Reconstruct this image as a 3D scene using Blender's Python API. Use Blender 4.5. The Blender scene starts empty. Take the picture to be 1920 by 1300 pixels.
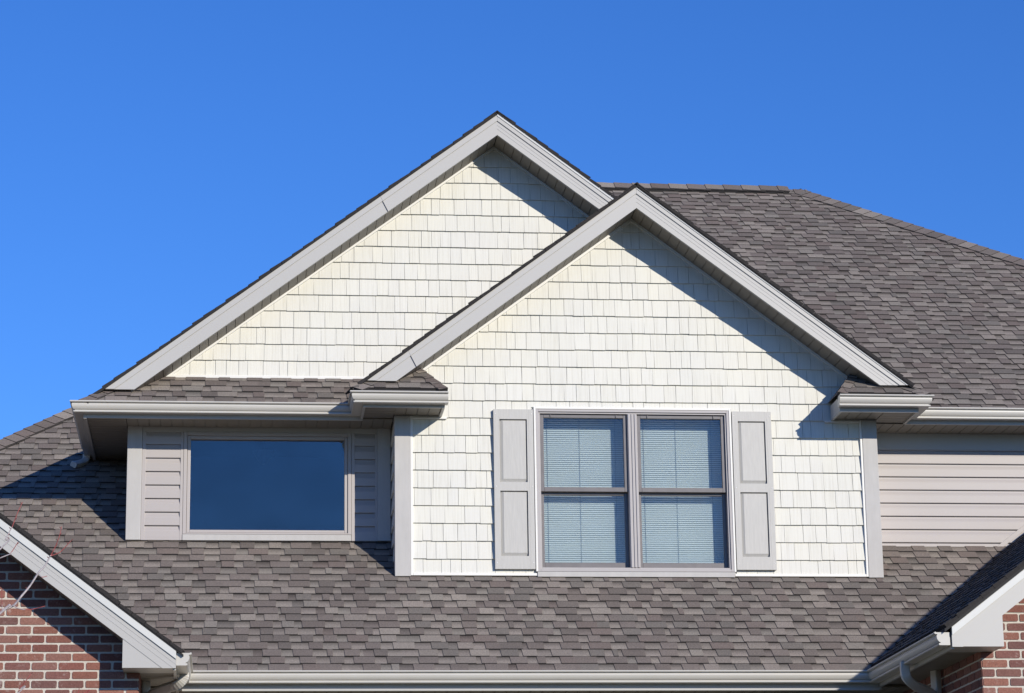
import bpy, math, random
from mathutils import Vector, Matrix

# ------------------------------------------------------------------ camera, sky, sun, exposure
SC = bpy.context.scene
COL = SC.collection
cam_d = bpy.data.cameras.new('camera')
cam_d.sensor_width = 36.0
cam_d.lens = 4968.03 / 1920.0 * 36.0
cam_d.clip_start = 0.1
cam_d.clip_end = 3000.0
cam = bpy.data.objects.new('camera', cam_d)
COL.objects.link(cam)
_r = (0.99439, -0.10477, -0.01436)
_u = (-0.01225, -0.24900, 0.96843)
_f = (0.10504, 0.96282, 0.24889)
cam.matrix_world = Matrix(((_r[0], _u[0], -_f[0], 0.0),
                           (_r[1], _u[1], -_f[1], 0.0),
                           (_r[2], _u[2], -_f[2], 1.6),
                           (0, 0, 0, 1)))
SC.camera = cam

SUN_TRAVEL = Vector((-0.62, 1.0, -0.455)).normalized()
world = bpy.data.worlds.new('World')
SC.world = world
world.use_nodes = True
wn = world.node_tree.nodes
wl = world.node_tree.links
wn.clear()
sky = wn.new('ShaderNodeTexSky')
sky.sky_type = 'NISHITA'
sky.sun_disc = False
sky.sun_elevation = math.radians(21.1)
sky.sun_rotation = math.radians(148.2)
sky.altitude = 0.0
sky.air_density = 1.0
sky.dust_density = 0.0
sky.ozone_density = 4.0
hs = wn.new('ShaderNodeHueSaturation')
hs.inputs['Saturation'].default_value = 1.15
hs.inputs['Value'].default_value = 1.0
bg = wn.new('ShaderNodeBackground')
bg.inputs['Strength'].default_value = 0.10
wo = wn.new('ShaderNodeOutputWorld')
wl.new(sky.outputs[0], hs.inputs['Color'])
tint = wn.new('ShaderNodeMix')
tint.data_type = 'RGBA'
tint.blend_type = 'MULTIPLY'
tint.inputs[0].default_value = 1.0
tint.inputs[7].default_value = (0.73, 1.03, 1.62, 1)
wl.new(hs.outputs[0], tint.inputs[6])
wl.new(tint.outputs[2], bg.inputs['Color'])
wl.new(bg.outputs[0], wo.inputs['Surface'])

sun_d = bpy.data.lights.new('sun', 'SUN')
sun_d.energy = 5.0
sun_d.angle = math.radians(0.5)
sun_d.color = (1.0, 0.925, 0.80)
sun = bpy.data.objects.new('sun', sun_d)
COL.objects.link(sun)
sun.rotation_euler = SUN_TRAVEL.to_track_quat('-Z', 'Y').to_euler()
sun.location = (12, -20, 20)

SC.view_settings.view_transform = 'Standard'
SC.view_settings.look = 'None'
SC.view_settings.exposure = 0.0
SC.view_settings.gamma = 1.0
SC.view_settings.use_curve_mapping = False

# ------------------------------------------------------------------ materials
def new_mat(name):
    m = bpy.data.materials.new(name)
    m.use_nodes = True
    nt = m.node_tree
    b = nt.nodes['Principled BSDF']
    return m, nt, b

def texco(nt, scale):
    tc = nt.nodes.new('ShaderNodeTexCoord')
    mp = nt.nodes.new('ShaderNodeMapping')
    mp.inputs['Scale'].default_value = scale
    nt.links.new(tc.outputs['Object'], mp.inputs['Vector'])
    return mp.outputs[0]

def noise(nt, scale, detail=3.0, rough=0.55, vec=None, sc=(1, 1, 1)):
    n = nt.nodes.new('ShaderNodeTexNoise')
    n.inputs['Scale'].default_value = scale
    n.inputs['Detail'].default_value = detail
    n.inputs['Roughness'].default_value = rough
    nt.links.new(vec or texco(nt, sc), n.inputs['Vector'])
    return n.outputs['Fac']

def ramp(nt, fac, stops):
    r = nt.nodes.new('ShaderNodeValToRGB')
    el = r.color_ramp.elements
    while len(el) < len(stops):
        el.new(0.5)
    for e, (p, c) in zip(el, stops):
        e.position = p
        e.color = (c[0], c[1], c[2], 1)
    nt.links.new(fac, r.inputs['Fac'])
    return r.outputs['Color']

def mult(nt, a, b, fac=1.0):
    m = nt.nodes.new('ShaderNodeMix')
    m.data_type = 'RGBA'
    m.blend_type = 'MULTIPLY'
    m.inputs[0].default_value = fac
    for s, v in ((m.inputs[6], a), (m.inputs[7], b)):
        if isinstance(v, tuple):
            s.default_value = (v[0], v[1], v[2], 1)
        else:
            nt.links.new(v, s)
    return m.outputs[2]

def mixc(nt, fac, a, b):
    m = nt.nodes.new('ShaderNodeMix')
    m.data_type = 'RGBA'
    nt.links.new(fac, m.inputs[0])
    for s, v in ((m.inputs[6], a), (m.inputs[7], b)):
        if isinstance(v, tuple):
            s.default_value = (v[0], v[1], v[2], 1)
        else:
            nt.links.new(v, s)
    return m.outputs[2]

def bump(nt, b, h, strength, dist):
    bp = nt.nodes.new('ShaderNodeBump')
    bp.inputs['Strength'].default_value = strength
    bp.inputs['Distance'].default_value = dist
    nt.links.new(h, bp.inputs['Height'])
    nt.links.new(bp.outputs[0], b.inputs['Normal'])

def vcol(nt):
    a = nt.nodes.new('ShaderNodeVertexColor')
    a.layer_name = 'Col'
    return a.outputs['Color']

def mat_plain(name, col, rough=0.5, var=0.06, scale=3.0, spec=0.5, grain=None, bumpy=0.0):
    m, nt, b = new_mat(name)
    n = noise(nt, scale, 4.0)
    c = mult(nt, col, ramp(nt, n, [(0.3, (1 - var,) * 3), (0.7, (1.0,) * 3)]))
    if grain:
        g = noise(nt, 1.0, 4.0, 0.6, sc=grain)
        c = mult(nt, c, ramp(nt, g, [(0.35, (0.94,) * 3), (0.65, (1.0,) * 3)]))
        if bumpy:
            bump(nt, b, g, bumpy, 0.002)
    elif bumpy:
        g = noise(nt, 60.0, 5.0, 0.6)
        bump(nt, b, g, bumpy, 0.003)
    nt.links.new(c, b.inputs['Base Color'])
    b.inputs['Roughness'].default_value = rough
    b.inputs['Specular IOR Level'].default_value = spec
    return m

# asphalt shingle: one colour per tab, fine granules, soft weather patches
def mat_shingle():
    m, nt, b = new_mat('asphalt shingle')
    g = noise(nt, 105.0, 3.0, 0.75)
    w = noise(nt, 1.3, 3.0)
    c = mult(nt, vcol(nt), ramp(nt, g, [(0.30, (0.66, 0.66, 0.67)), (0.50, (1.0, 1.0, 1.0)), (0.72, (1.34, 1.32, 1.30))]))
    c = mult(nt, c, ramp(nt, w, [(0.3, (0.90, 0.90, 0.91)), (0.7, (1.05, 1.04, 1.03))]))
    nt.links.new(c, b.inputs['Base Color'])
    b.inputs['Roughness'].default_value = 0.93
    b.inputs['Specular IOR Level'].default_value = 0.08
    bump(nt, b, g, 0.6, 0.004)
    return m

def mat_shake():
    m, nt, b = new_mat('cream shake')
    g = noise(nt, 1.0, 5.0, 0.65, sc=(70, 8, 2.2))
    w = noise(nt, 1.6, 3.0)
    c = mult(nt, vcol(nt), ramp(nt, g, [(0.28, (0.86, 0.85, 0.83)), (0.5, (1.0, 1.0, 1.0)), (0.75, (1.02, 1.02, 1.02))]))
    c = mult(nt, c, ramp(nt, w, [(0.35, (0.96, 0.963, 0.968)), (0.65, (1.0, 0.997, 0.988))]))
    nt.links.new(c, b.inputs['Base Color'])
    b.inputs['Roughness'].default_value = 0.62
    b.inputs['Specular IOR Level'].default_value = 0.3
    bump(nt, b, g, 0.35, 0.003)
    return m

def mat_brick():
    m, nt, b = new_mat('red brick')
    n1 = noise(nt, 26.0, 5.0, 0.7)
    n2 = noise(nt, 120.0, 3.0, 0.7)
    n3 = noise(nt, 9.0, 3.0, 0.5)
    c = mult(nt, vcol(nt), ramp(nt, n2, [(0.3, (0.72, 0.70, 0.70)), (0.7, (1.2, 1.2, 1.2))]))
    f = ramp(nt, n1, [(0.55, (0, 0, 0)), (0.74, (0.75, 0.75, 0.75))])
    f2 = ramp(nt, n3, [(0.45, (0, 0, 0)), (0.6, (1, 1, 1))])
    c = mixc(nt, mult(nt, f, f2), c, (0.42, 0.34, 0.31))
    nt.links.new(c, b.inputs['Base Color'])
    b.inputs['Roughness'].default_value = 0.9
    b.inputs['Specular IOR Level'].default_value = 0.2
    bump(nt, b, n2, 0.6, 0.004)
    return m

def mat_mortar():
    m, nt, b = new_mat('mortar')
    n = noise(nt, 90.0, 4.0, 0.7)
    c = ramp(nt, n, [(0.3, (0.42, 0.385, 0.335)), (0.7, (0.56, 0.525, 0.47))])
    nt.links.new(c, b.inputs['Base Color'])
    b.inputs['Roughness'].default_value = 0.95
    bump(nt, b, n, 0.5, 0.004)
    return m

def mat_glass(name, tint, refl):
    m, nt, b = new_mat(name)
    nt.nodes.remove(b)
    out = nt.nodes['Material Output']
    tr = nt.nodes.new('ShaderNodeBsdfTransparent')
    tr.inputs['Color'].default_value = (*tint, 1)
    gl = nt.nodes.new('ShaderNodeBsdfGlossy')
    gl.inputs['Roughness'].default_value = 0.0
    gl.inputs['Color'].default_value = (1.0, 0.95, 0.92, 1)
    n = noise(nt, 0.9, 1.0, 0.4)
    bp = nt.nodes.new('ShaderNodeBump')
    bp.inputs['Strength'].default_value = 0.03
    bp.inputs['Distance'].default_value = 0.02
    nt.links.new(n, bp.inputs['Height'])
    nt.links.new(bp.outputs[0], gl.inputs['Normal'])
    fr = nt.nodes.new('ShaderNodeFresnel')
    fr.inputs['IOR'].default_value = 1.5
    ma = nt.nodes.new('ShaderNodeMath')
    ma.operation = 'ADD'
    vr_ = nt.nodes.new('ShaderNodeMapRange')     # uneven mirror share, paints faint paler reflections into the pane
    vr_.inputs['From Min'].default_value = 0.35
    vr_.inputs['From Max'].default_value = 0.65
    vr_.inputs['To Min'].default_value = refl - 0.006
    vr_.inputs['To Max'].default_value = refl + 0.006
    nt.links.new(noise(nt, 1.7, 3.0, 0.5, sc=(1, 1, 1.6)), vr_.inputs['Value'])
    nt.links.new(vr_.outputs[0], ma.inputs[1])
    nt.links.new(fr.outputs[0], ma.inputs[0])
    mx = nt.nodes.new('ShaderNodeMixShader')
    nt.links.new(ma.outputs[0], mx.inputs[0])
    nt.links.new(tr.outputs[0], mx.inputs[1])
    nt.links.new(gl.outputs[0], mx.inputs[2])
    nt.links.new(mx.outputs[0], out.inputs['Surface'])
    return m

def mat_twig():
    m, nt, b = new_mat('twig bark')
    n = noise(nt, 45.0, 3.0)
    c = mult(nt, vcol(nt), ramp(nt, n, [(0.3, (0.6, 0.58, 0.6)), (0.7, (1.15, 1.15, 1.15))]))
    nt.links.new(c, b.inputs['Base Color'])
    b.inputs['Roughness'].default_value = 0.6
    return m

def mat_grass():
    m, nt, b = new_mat('winter lawn')
    n = noise(nt, 0.4, 6.0, 0.7)
    c = ramp(nt, n, [(0.3, (0.035, 0.045, 0.016)), (0.7, (0.075, 0.070, 0.03))])
    nt.links.new(c, b.inputs['Base Color'])
    b.inputs['Roughness'].default_value = 0.95
    return m

M = {
    'shingle': mat_shingle(), 'shake': mat_shake(), 'brick': mat_brick(), 'mortar': mat_mortar(),
    'deck': mat_plain('roof edge felt', (0.030, 0.029, 0.030), 0.9, 0.2, 20),
    'drip': mat_plain('white drip edge', (0.54, 0.545, 0.53), 0.4),
    'white': mat_plain('white vinyl trim', (0.70, 0.69, 0.655), 0.42, 0.04),
    'fascia': mat_plain('greige aluminium fascia', (0.41, 0.402, 0.385), 0.42, 0.03, 1.2),
    'trim': mat_plain('grey composite trim board', (0.438, 0.427, 0.413), 0.6, 0.05, 5.0, 0.4, (24, 24, 5), 0.5),
    'lap': mat_plain('beige lap vinyl', (0.385, 0.355, 0.343), 0.5, 0.03, 2.0),
    'gutter': mat_plain('ivory gutter enamel', (0.49, 0.475, 0.44), 0.33, 0.05, 4.0),
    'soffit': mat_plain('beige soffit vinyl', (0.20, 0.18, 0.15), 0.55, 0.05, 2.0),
    'shutter': mat_plain('grey shutter vinyl', (0.450, 0.442, 0.420), 0.45, 0.03, 2.0, 0.4, (60, 60, 7), 0.5),
    'frame': mat_plain('taupe window vinyl', (0.385, 0.362, 0.355), 0.35, 0.05, 6.0),
    'sash': mat_plain('taupe sash vinyl', (0.150, 0.138, 0.140), 0.38, 0.18, 14.0),
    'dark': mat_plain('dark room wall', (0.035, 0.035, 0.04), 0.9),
    'blind': mat_plain('white blind slat', (0.70, 0.72, 0.70), 0.5, 0.03),
    'cord': mat_plain('blind cord', (0.28, 0.30, 0.31), 0.7),
    'glassP': mat_glass('picture window glass', (0.85, 0.88, 0.90), 0.035),
    'glassD': mat_glass('double hung glass', (0.865, 0.905, 0.915), 0.015),
    'twig': mat_twig(), 'grass': mat_grass(),
    'bronze': mat_plain('dark bronze', (0.02, 0.018, 0.016), 0.5),
    'screw': mat_plain('shutter screw', (0.62, 0.62, 0.62), 0.3),
}

# ------------------------------------------------------------------ mesh helpers
class MB:
    """collects vertices and faces of one mesh object"""
    def __init__(s):
        s.v, s.f, s.c = [], [], []
    def add(s, vs, fs, col=None):
        o = len(s.v)
        s.v += [tuple(p) for p in vs]
        s.f += [tuple(i + o for i in f) for f in fs]
        if col is None:
            s.c += [(1, 1, 1)] * len(vs)
        elif isinstance(col, list):
            s.c += col
        else:
            s.c += [col] * len(vs)
    def box(s, x0, x1, y0, y1, z0, z1, col=None):
        v = [(x0, y0, z0), (x1, y0, z0), (x1, y1, z0), (x0, y1, z0), (x0, y0, z1), (x1, y0, z1), (x1, y1, z1), (x0, y1, z1)]
        s.add(v, [(0, 3, 2, 1), (4, 5, 6, 7), (0, 1, 5, 4), (1, 2, 6, 5), (2, 3, 7, 6), (3, 0, 4, 7)], col)
    def prism(s, poly, y0, y1, col=None):
        """poly in (x, z), extruded from y0 to y1"""
        a = sum(poly[i][0] * poly[(i + 1) % len(poly)][1] - poly[(i + 1) % len(poly)][0] * poly[i][1] for i in range(len(poly)))
        if a < 0:
            poly = poly[::-1]
        n = len(poly)
        v = [(x, y0, z) for x, z in poly] + [(x, y1, z) for x, z in poly]
        f = [tuple(range(n)), tuple(range(2 * n - 1, n - 1, -1))]
        f += [(i, i + n, (i + 1) % n + n, (i + 1) % n) for i in range(n)]
        s.add(v, f, col)
    def slab(s, pts, thick, col=None):
        """flat polygon given by 3D points, thickened along its back side"""
        p = [Vector(q) for q in pts]
        n = (p[1] - p[0]).cross(p[2] - p[0]).normalized()
        k = len(p)
        v = p + [q - n * thick for q in p]
        f = [tuple(range(k)), tuple(range(2 * k - 1, k - 1, -1))]
        f += [(i, i + k, (i + 1) % k + k, (i + 1) % k) for i in range(k)]
        s.add(v, f, col)
    def tube(s, pts, rad, seg=8, col=None, rect=None):
        """rounded tube along pts; rad is a number or list; rect=(a,b) squashes the section"""
        P = [Vector(p) for p in pts]
        n = len(P)
        if not isinstance(rad, (list, tuple)):
            rad = [rad] * n
        ring = []
        up = None
        for i in range(n):
            d = (P[min(i + 1, n - 1)] - P[max(i - 1, 0)]).normalized()
            if up is None:
                up = d.orthogonal().normalized() if rect is None else (Vector(rect[2]) - d * Vector(rect[2]).dot(d)).normalized()
            else:
                up = (up - d * up.dot(d)).normalized()
            sd = d.cross(up)
            r = []
            for k in range(seg):
                a = 2 * math.pi * k / seg
                ca, sa = math.cos(a), math.sin(a)
                if rect:
                    q = 0.35
                    ca = math.copysign(abs(ca) ** q, ca) * rect[0]
                    sa = math.copysign(abs(sa) ** q, sa) * rect[1]
                r.append(P[i] + (up * ca + sd * sa) * rad[i])
            ring.append(r)
        v = [q for r in ring for q in r]
        f = []
        for i in range(n - 1):
            for k in range(seg):
                f.append((i * seg + k, i * seg + (k + 1) % seg, (i + 1) * seg + (k + 1) % seg, (i + 1) * seg + k))
        f.append(tuple(range(seg))[::-1])
        f.append(tuple((n - 1) * seg + k for k in range(seg)))
        if isinstance(col, list):
            col = [c for c in col for _ in range(seg)]
        s.add(v, f, col)
    def sweep(s, prof, path, side=1, z=0.0):
        """profile (outward, height) carried along a plan path with mitred corners; side=1: outward to the right"""
        P = [Vector((p[0], p[1])) for p in path]
        nrm = []
        for a, b in zip(P, P[1:]):
            d = (b - a).normalized()
            nrm.append(Vector((d.y, -d.x)) * side)
        n = len(prof)
        v = []
        for i, p in enumerate(P):
            if i == 0:
                m = nrm[0]
            elif i == len(P) - 1:
                m = nrm[-1]
            else:
                m = (nrm[i - 1] + nrm[i]) / (1 + nrm[i - 1].dot(nrm[i]))
            v += [(p.x + m.x * o, p.y + m.y * o, z + h) for o, h in prof]
        f = []
        for i in range(len(P) - 1):
            for k in range(n):
                q = (i * n + k, (i + 1) * n + k, (i + 1) * n + (k + 1) % n, i * n + (k + 1) % n)
                f.append(q if side == 1 else q[::-1])
        e = (len(P) - 1) * n
        c0, c1 = tuple(range(n)), tuple(e + k for k in range(n - 1, -1, -1))
        f += [c0, c1] if side == 1 else [c0[::-1], c1[::-1]]
        s.add(v, f)
    def build(s, name, mat, parent=None, bevel=0.0, smooth=False, recalc=True):
        me = bpy.data.meshes.new(name)
        me.from_pydata(s.v, [], s.f)
        at = me.color_attributes.new('Col', 'FLOAT_COLOR', 'POINT')
        flat = []
        for c in s.c:
            flat += [c[0], c[1], c[2], 1.0]
        at.data.foreach_set('color', flat)
        me.validate()
        if recalc:
            import bmesh
            bm = bmesh.new()
            bm.from_mesh(me)
            bmesh.ops.recalc_face_normals(bm, faces=bm.faces)
            bm.to_mesh(me)
            bm.free()
        if smooth:
            for p in me.polygons:
                p.use_smooth = True
        me.materials.append(M[mat] if isinstance(mat, str) else mat)
        me.update()
        o = bpy.data.objects.new(name, me)
        COL.objects.link(o)
        if parent:
            o.parent = parent
            o.matrix_parent_inverse = Matrix.Identity(4)
            w = Vector((0, 0, 0))
            q = parent
            while q:
                w += q.location
                q = q.parent
            o.location = -w
        if bevel:
            b = o.modifiers.new('bevel', 'BEVEL')
            b.width = bevel
            b.segments = 2
            b.limit_method = 'ANGLE'
            b.angle_limit = math.radians(40)
        return o

def boxes(name, mat, parent, lst, bevel=0.0):
    for q in lst:
        b = MB()
        b.box(*q)
        b.build(name, mat, parent, bevel)

def tag(o, label=None, cat=None, group=None, kind=None):
    if label: o['label'] = label
    if cat: o['category'] = cat
    if group: o['group'] = group
    if kind: o['kind'] = kind
    return o

def empty(name, loc=(0, 0, 0)):
    o = bpy.data.objects.new(name, None)
    COL.objects.link(o)
    o.location = loc
    o.empty_display_size = 0.2
    return o

def clip(poly, region):
    """Sutherland-Hodgman: both in (u, v), region convex"""
    a = sum(region[i][0] * region[(i + 1) % len(region)][1] - region[(i + 1) % len(region)][0] * region[i][1] for i in range(len(region)))
    if a < 0:
        region = region[::-1]
    out = poly
    for i in range(len(region)):
        x0, y0 = region[i]
        x1, y1 = region[(i + 1) % len(region)]
        inp, out = out, []
        if not inp:
            break
        d = lambda p: (x1 - x0) * (p[1] - y0) - (y1 - y0) * (p[0] - x0)
        for j in range(len(inp)):
            p, q = inp[j - 1], inp[j]
            dp, dq = d(p), d(q)
            if dq >= 0:
                if dp < 0:
                    t = dp / (dp - dq)
                    out.append((p[0] + t * (q[0] - p[0]), p[1] + t * (q[1] - p[1])))
                out.append(q)
            elif dp >= 0:
                t = dp / (dp - dq)
                out.append((p[0] + t * (q[0] - p[0]), p[1] + t * (q[1] - p[1])))
    cl = []
    for p in out:
        if not cl or abs(p[0] - cl[-1][0]) + abs(p[1] - cl[-1][1]) > 1e-6:
            cl.append(p)
    if len(cl) > 1 and abs(cl[0][0] - cl[-1][0]) + abs(cl[0][1] - cl[-1][1]) < 1e-6:
        cl.pop()
    return cl if len(cl) >= 3 else []

def tab_prism(mb, O, U, V, N, poly, hfun, low, cfun, edge=None):
    k = len(poly)
    a = sum(poly[i][0] * poly[(i + 1) % k][1] - poly[(i + 1) % k][0] * poly[i][1] for i in range(k))
    if abs(a) < 2e-6:
        return
    if a < 0:
        poly = poly[::-1]
    top = [O + U * p[0] + V * p[1] + N * hfun(p) for p in poly]
    bot = [O + U * p[0] + V * p[1] + N * low for p in poly]
    c = [cfun(p) for p in poly]
    if edge is None:
        f = [tuple(range(k))] + [(i, i + k, (i + 1) % k + k, (i + 1) % k) for i in range(k)]
        mb.add(top + bot, f, c + c)
    else:
        f = [tuple(range(k))] + [(k + i, 2 * k + i, 2 * k + (i + 1) % k, k + (i + 1) % k) for i in range(k)]
        mb.add(top + top + bot, f, c + [edge] * (2 * k))

ASPHALT = (0.035, 0.033, 0.033)      # bare cut edge of a shingle
SH_DARK = [(0.152, 0.130, 0.117), (0.164, 0.141, 0.128), (0.143, 0.125, 0.113), (0.171, 0.147, 0.133), (0.158, 0.131, 0.118), (0.156, 0.141, 0.127)]
SH_LIGHT = [(0.226, 0.200, 0.176), (0.244, 0.217, 0.191), (0.208, 0.183, 0.163), (0.235, 0.206, 0.183), (0.216, 0.196, 0.173)]

def shingles(mb, O, U, V, polys, E=0.1195, seed=1, gain=1.0, low=-0.012):
    """laminated asphalt shingles: courses of raised darker tabs over lighter tabs with a printed shadow band"""
    O, U, V = Vector(O), Vector(U).normalized(), Vector(V).normalized()
    N = U.cross(V).normalized()
    rnd = random.Random(seed)
    us = [p[0] for q in polys for p in q]
    vs = [p[1] for q in polys for p in q]
    ua, uz = min(us), max(us)
    u0, u1, v1 = ua - 0.3, uz + 0.1, max(vs)
    k = 0
    while k * E < v1:
        va = k * E
        u = u0 - rnd.uniform(0, 0.35)
        raised = rnd.random() < 0.5
        ph, amp = rnd.uniform(0, 6), rnd.uniform(0.0005, 0.003)
        while u < u1:
            w = rnd.uniform(0.09, 0.185) if raised else rnd.uniform(0.07, 0.15)
            if rnd.random() < 0.09:
                w = rnd.uniform(0.03, 0.07)
            wave = amp * (1 + math.sin(u * 1.7 + ph)) * 0.6 + rnd.uniform(0, 0.0016)
            for ue in (ua, uz):
                if abs(u + w - ue) < 0.012:
                    w += 0.026
            vb = va + wave
            vt = va + E
            g = gain * rnd.uniform(0.93, 1.07)
            gap = 0.003 if rnd.random() < 0.16 else 0.0
            if raised:
                q = [(u, vb), (u + w - gap, vb), (u + w + 0.004 - gap, vt), (u - 0.004, vt)]
                c = rnd.choice(SH_DARK) if rnd.random() < 0.80 else rnd.choice(SH_LIGHT)
                hb, ht = 0.0130, 0.0060
                sb = rnd.uniform(0.9, 1.0)
            else:
                q = [(u - 0.004, vb + 0.002), (u + w + 0.004, vb + 0.002), (u + w + 0.004, vt), (u - 0.004, vt)]
                c = rnd.choice(SH_LIGHT) if rnd.random() < 0.85 else rnd.choice(SH_DARK)
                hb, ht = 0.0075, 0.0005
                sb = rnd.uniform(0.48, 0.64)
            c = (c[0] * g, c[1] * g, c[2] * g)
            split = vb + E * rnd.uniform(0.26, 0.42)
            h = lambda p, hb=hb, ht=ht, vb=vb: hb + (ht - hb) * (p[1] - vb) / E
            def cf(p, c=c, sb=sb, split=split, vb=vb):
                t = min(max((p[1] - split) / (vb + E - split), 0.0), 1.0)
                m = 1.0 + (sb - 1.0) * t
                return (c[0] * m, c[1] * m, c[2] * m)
            halves = [[(q[0][0], q[0][1]), q[1], (q[1][0] + (q[2][0] - q[1][0]) * 0.5, split), (q[0][0] + (q[3][0] - q[0][0]) * 0.5, split)],
                      [(q[0][0] + (q[3][0] - q[0][0]) * 0.5, split), (q[1][0] + (q[2][0] - q[1][0]) * 0.5, split), q[2], q[3]]]
            for reg in polys:
                for hq in halves:
                    cq = clip(hq, reg)
                    if cq:
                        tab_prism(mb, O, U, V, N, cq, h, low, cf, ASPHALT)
            u += w
            raised = not raised if rnd.random() < 0.93 else raised
        k += 1

def shakes(mb, X0, X1, Z0, Z1, zo, pitch, Y, polys, seed):
    """moulded cedar shake siding on a wall facing -Y"""
    O, U, V = Vector((0, Y, 0)), Vector((1, 0, 0)), Vector((0, 0, 1))
    N = Vector((0, -1, 0))
    rnd = random.Random(seed)
    k = int(math.floor((Z0 - zo) / pitch)) - 1
    while zo + k * pitch < Z1:
        za = zo + k * pitch
        x = X0 - rnd.uniform(0, 0.2)
        while x < X1:
            w = rnd.choice([0.078, 0.095, 0.112, 0.126, 0.14, 0.162]) * rnd.uniform(0.94, 1.06)
            dz = rnd.uniform(-0.0022, 0.0022)
            s1, s2 = rnd.uniform(-0.002, 0.002), rnd.uniform(-0.002, 0.002)
            q = [(x + 0.0013, za + dz), (x + w - 0.0013, za + dz), (x + w - 0.0013 + s2, za + pitch + 0.012), (x + 0.0013 + s1, za + pitch + 0.012)]
            t = rnd.uniform(0.965, 1.0)
            wm = rnd.uniform(-0.005, 0.006)
            c = (0.640 * t + wm, 0.632 * t + wm * 0.7, (0.580 - wm * 0.8) * t)
            ho = rnd.uniform(0, 0.0025)
            h = lambda p, za=za, ho=ho: 0.0195 + ho - 0.0155 * (p[1] - za) / (pitch + 0.012)
            for reg in polys:
                cq = clip(q, reg)
                if cq:
                    tab_prism(mb, O, U, V, N, cq, h, -0.004, lambda p, c=c: c)
            x += w
        k += 1

BR = [(0.200, 0.088, 0.070), (0.220, 0.098, 0.076), (0.172, 0.082, 0.072), (0.242, 0.112, 0.086), (0.156, 0.082, 0.074), (0.200, 0.102, 0.086), (0.245, 0.125, 0.102), (0.184, 0.078, 0.064)]
def bricks(mb, O, U, V, polys, seed, first=0.0, course=0.0685, length=0.202):
    O, U, V = Vector(O), Vector(U), Vector(V)
    N = U.cross(V).normalized()
    rnd = random.Random(seed)
    us = [p[0] for q in polys for p in q]
    vs = [p[1] for q in polys for p in q]
    k = int(min(vs) / course) - 1
    while k * course < max(vs):
        u = first + math.floor((min(us) - first) / length) * length - (0.5 * length if k % 2 else 0.0)
        while u < max(us):
            j = lambda a=0.0022: rnd.uniform(-a, a)
            z0, z1 = k * course + 0.0072, (k + 1) * course - 0.0072
            a0, a1 = u + 0.0080 + j(), u + length - 0.0080 + j()
            r = 0.007
            q = [(a0 + r, z0 + j(.001)), (a1 - r, z0 + j(.001)), (a1 + j(.001), z0 + r), (a1 + j(.001), z1 - r), (a1 - r, z1 + j(.001)), (a0 + r, z1 + j(.001)), (a0 + j(.001), z1 - r), (a0 + j(.001), z0 + r)]
            c = rnd.choice(BR)
            g = rnd.uniform(0.88, 1.12)
            c = (c[0] * g, c[1] * g, c[2] * g)
            h0 = 0.004 + rnd.uniform(-0.001, 0.0015)
            for reg in polys:
                cq = clip(q, reg)
                if cq:
                    tab_prism(mb, O, U, V, N, cq, lambda p, h0=h0: h0, -0.005, lambda p, c=c: c)
            u += length
        k += 1

def caps(mb, A, B, half, d1, d2, step=0.13, seed=3, lift=0.012, thick=0.014):
    """overlapping bent shingle caps from A (low end) to B; d1, d2 point down the two slopes"""
    A, B = Vector(A), Vector(B)
    d1, d2 = Vector(d1).normalized(), Vector(d2).normalized()
    t = (B - A).normalized()
    L = (B - A).length
    up = -(d1 + d2)
    up = (up - t * up.dot(t)).normalized() if up.length > 1e-4 else Vector((0, 0, 1))
    if up.z < 0:
        up = -up
    d1, d2 = (d1 - t * d1.dot(t)).normalized(), (d2 - t * d2.dot(t)).normalized()
    rnd = random.Random(seed)
    s = 0.0
    while s < L:
        e = min(s + step + 0.05, L)
        g = rnd.uniform(0.9, 1.1)
        c = rnd.choice(SH_DARK + SH_LIGHT[:3])
        c = (c[0] * g, c[1] * g, c[2] * g)
        hw = half * rnd.uniform(0.97, 1.03)
        for d in (d1, d2):
            p0, p1 = A + t * s + up * (lift + 0.016), A + t * e + up * (lift + 0.006)
            v = [p0, p0 + d * hw, p1 + d * hw, p1]
            w = [q - up * thick for q in v]
            mb.add(v + v + w, [(0, 1, 2, 3), (11, 10, 9, 8), (4, 8, 9, 5), (5, 9, 10, 6), (6, 10, 11, 7)], [c] * 4 + [ASPHALT] * 8)
        s += step

def lap(mb, X0, X1, Z0, Z1, Y, zo=5.629, pitch=0.12):
    """dutch-lap vinyl courses on a wall facing -Y"""
    k = int(math.floor((Z0 - zo) / pitch))
    while zo + k * pitch < Z1:
        a = zo + k * pitch
        prof = [(0.0, a), (0.0235, a), (0.0245, a + 0.004), (0.0235, a + 0.066), (0.0195, a + 0.078), (0.0105, a + 0.098), (0.006, a + 0.1165), (0.0, a + 0.118)]
        prof = [(o, min(max(z, Z0), Z1)) for o, z in prof]
        n = len(prof)
        v = [(X0, Y - o, z) for o, z in prof] + [(X1, Y - o, z) for o, z in prof]
        f = [(i, i + n, (i + 1) % n + n, (i + 1) % n) for i in range(n)] + [tuple(range(n)), tuple(range(2 * n - 1, n - 1, -1))]
        mb.add(v, f)
        k += 1

def soffit_panels(mb, x0, x1, y0, y1, z, along='y', w=0.097, gap=0.006):
    """flat vinyl soffit facing down, grooves running along one axis"""
    a0, a1 = (x0, x1) if along == 'y' else (y0, y1)
    a = a0
    while a < a1:
        b = min(a + w - gap, a1)
        if along == 'y':
            mb.box(a, b, y0, y1, z, z + 0.008)
        else:
            mb.box(x0, x1, a, b, z, z + 0.008)
        a += w
    mb.box(x0 + 0.001, x1 - 0.001, y0 + 0.001, y1 - 0.001, z + 0.0085, z + 0.016)

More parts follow.
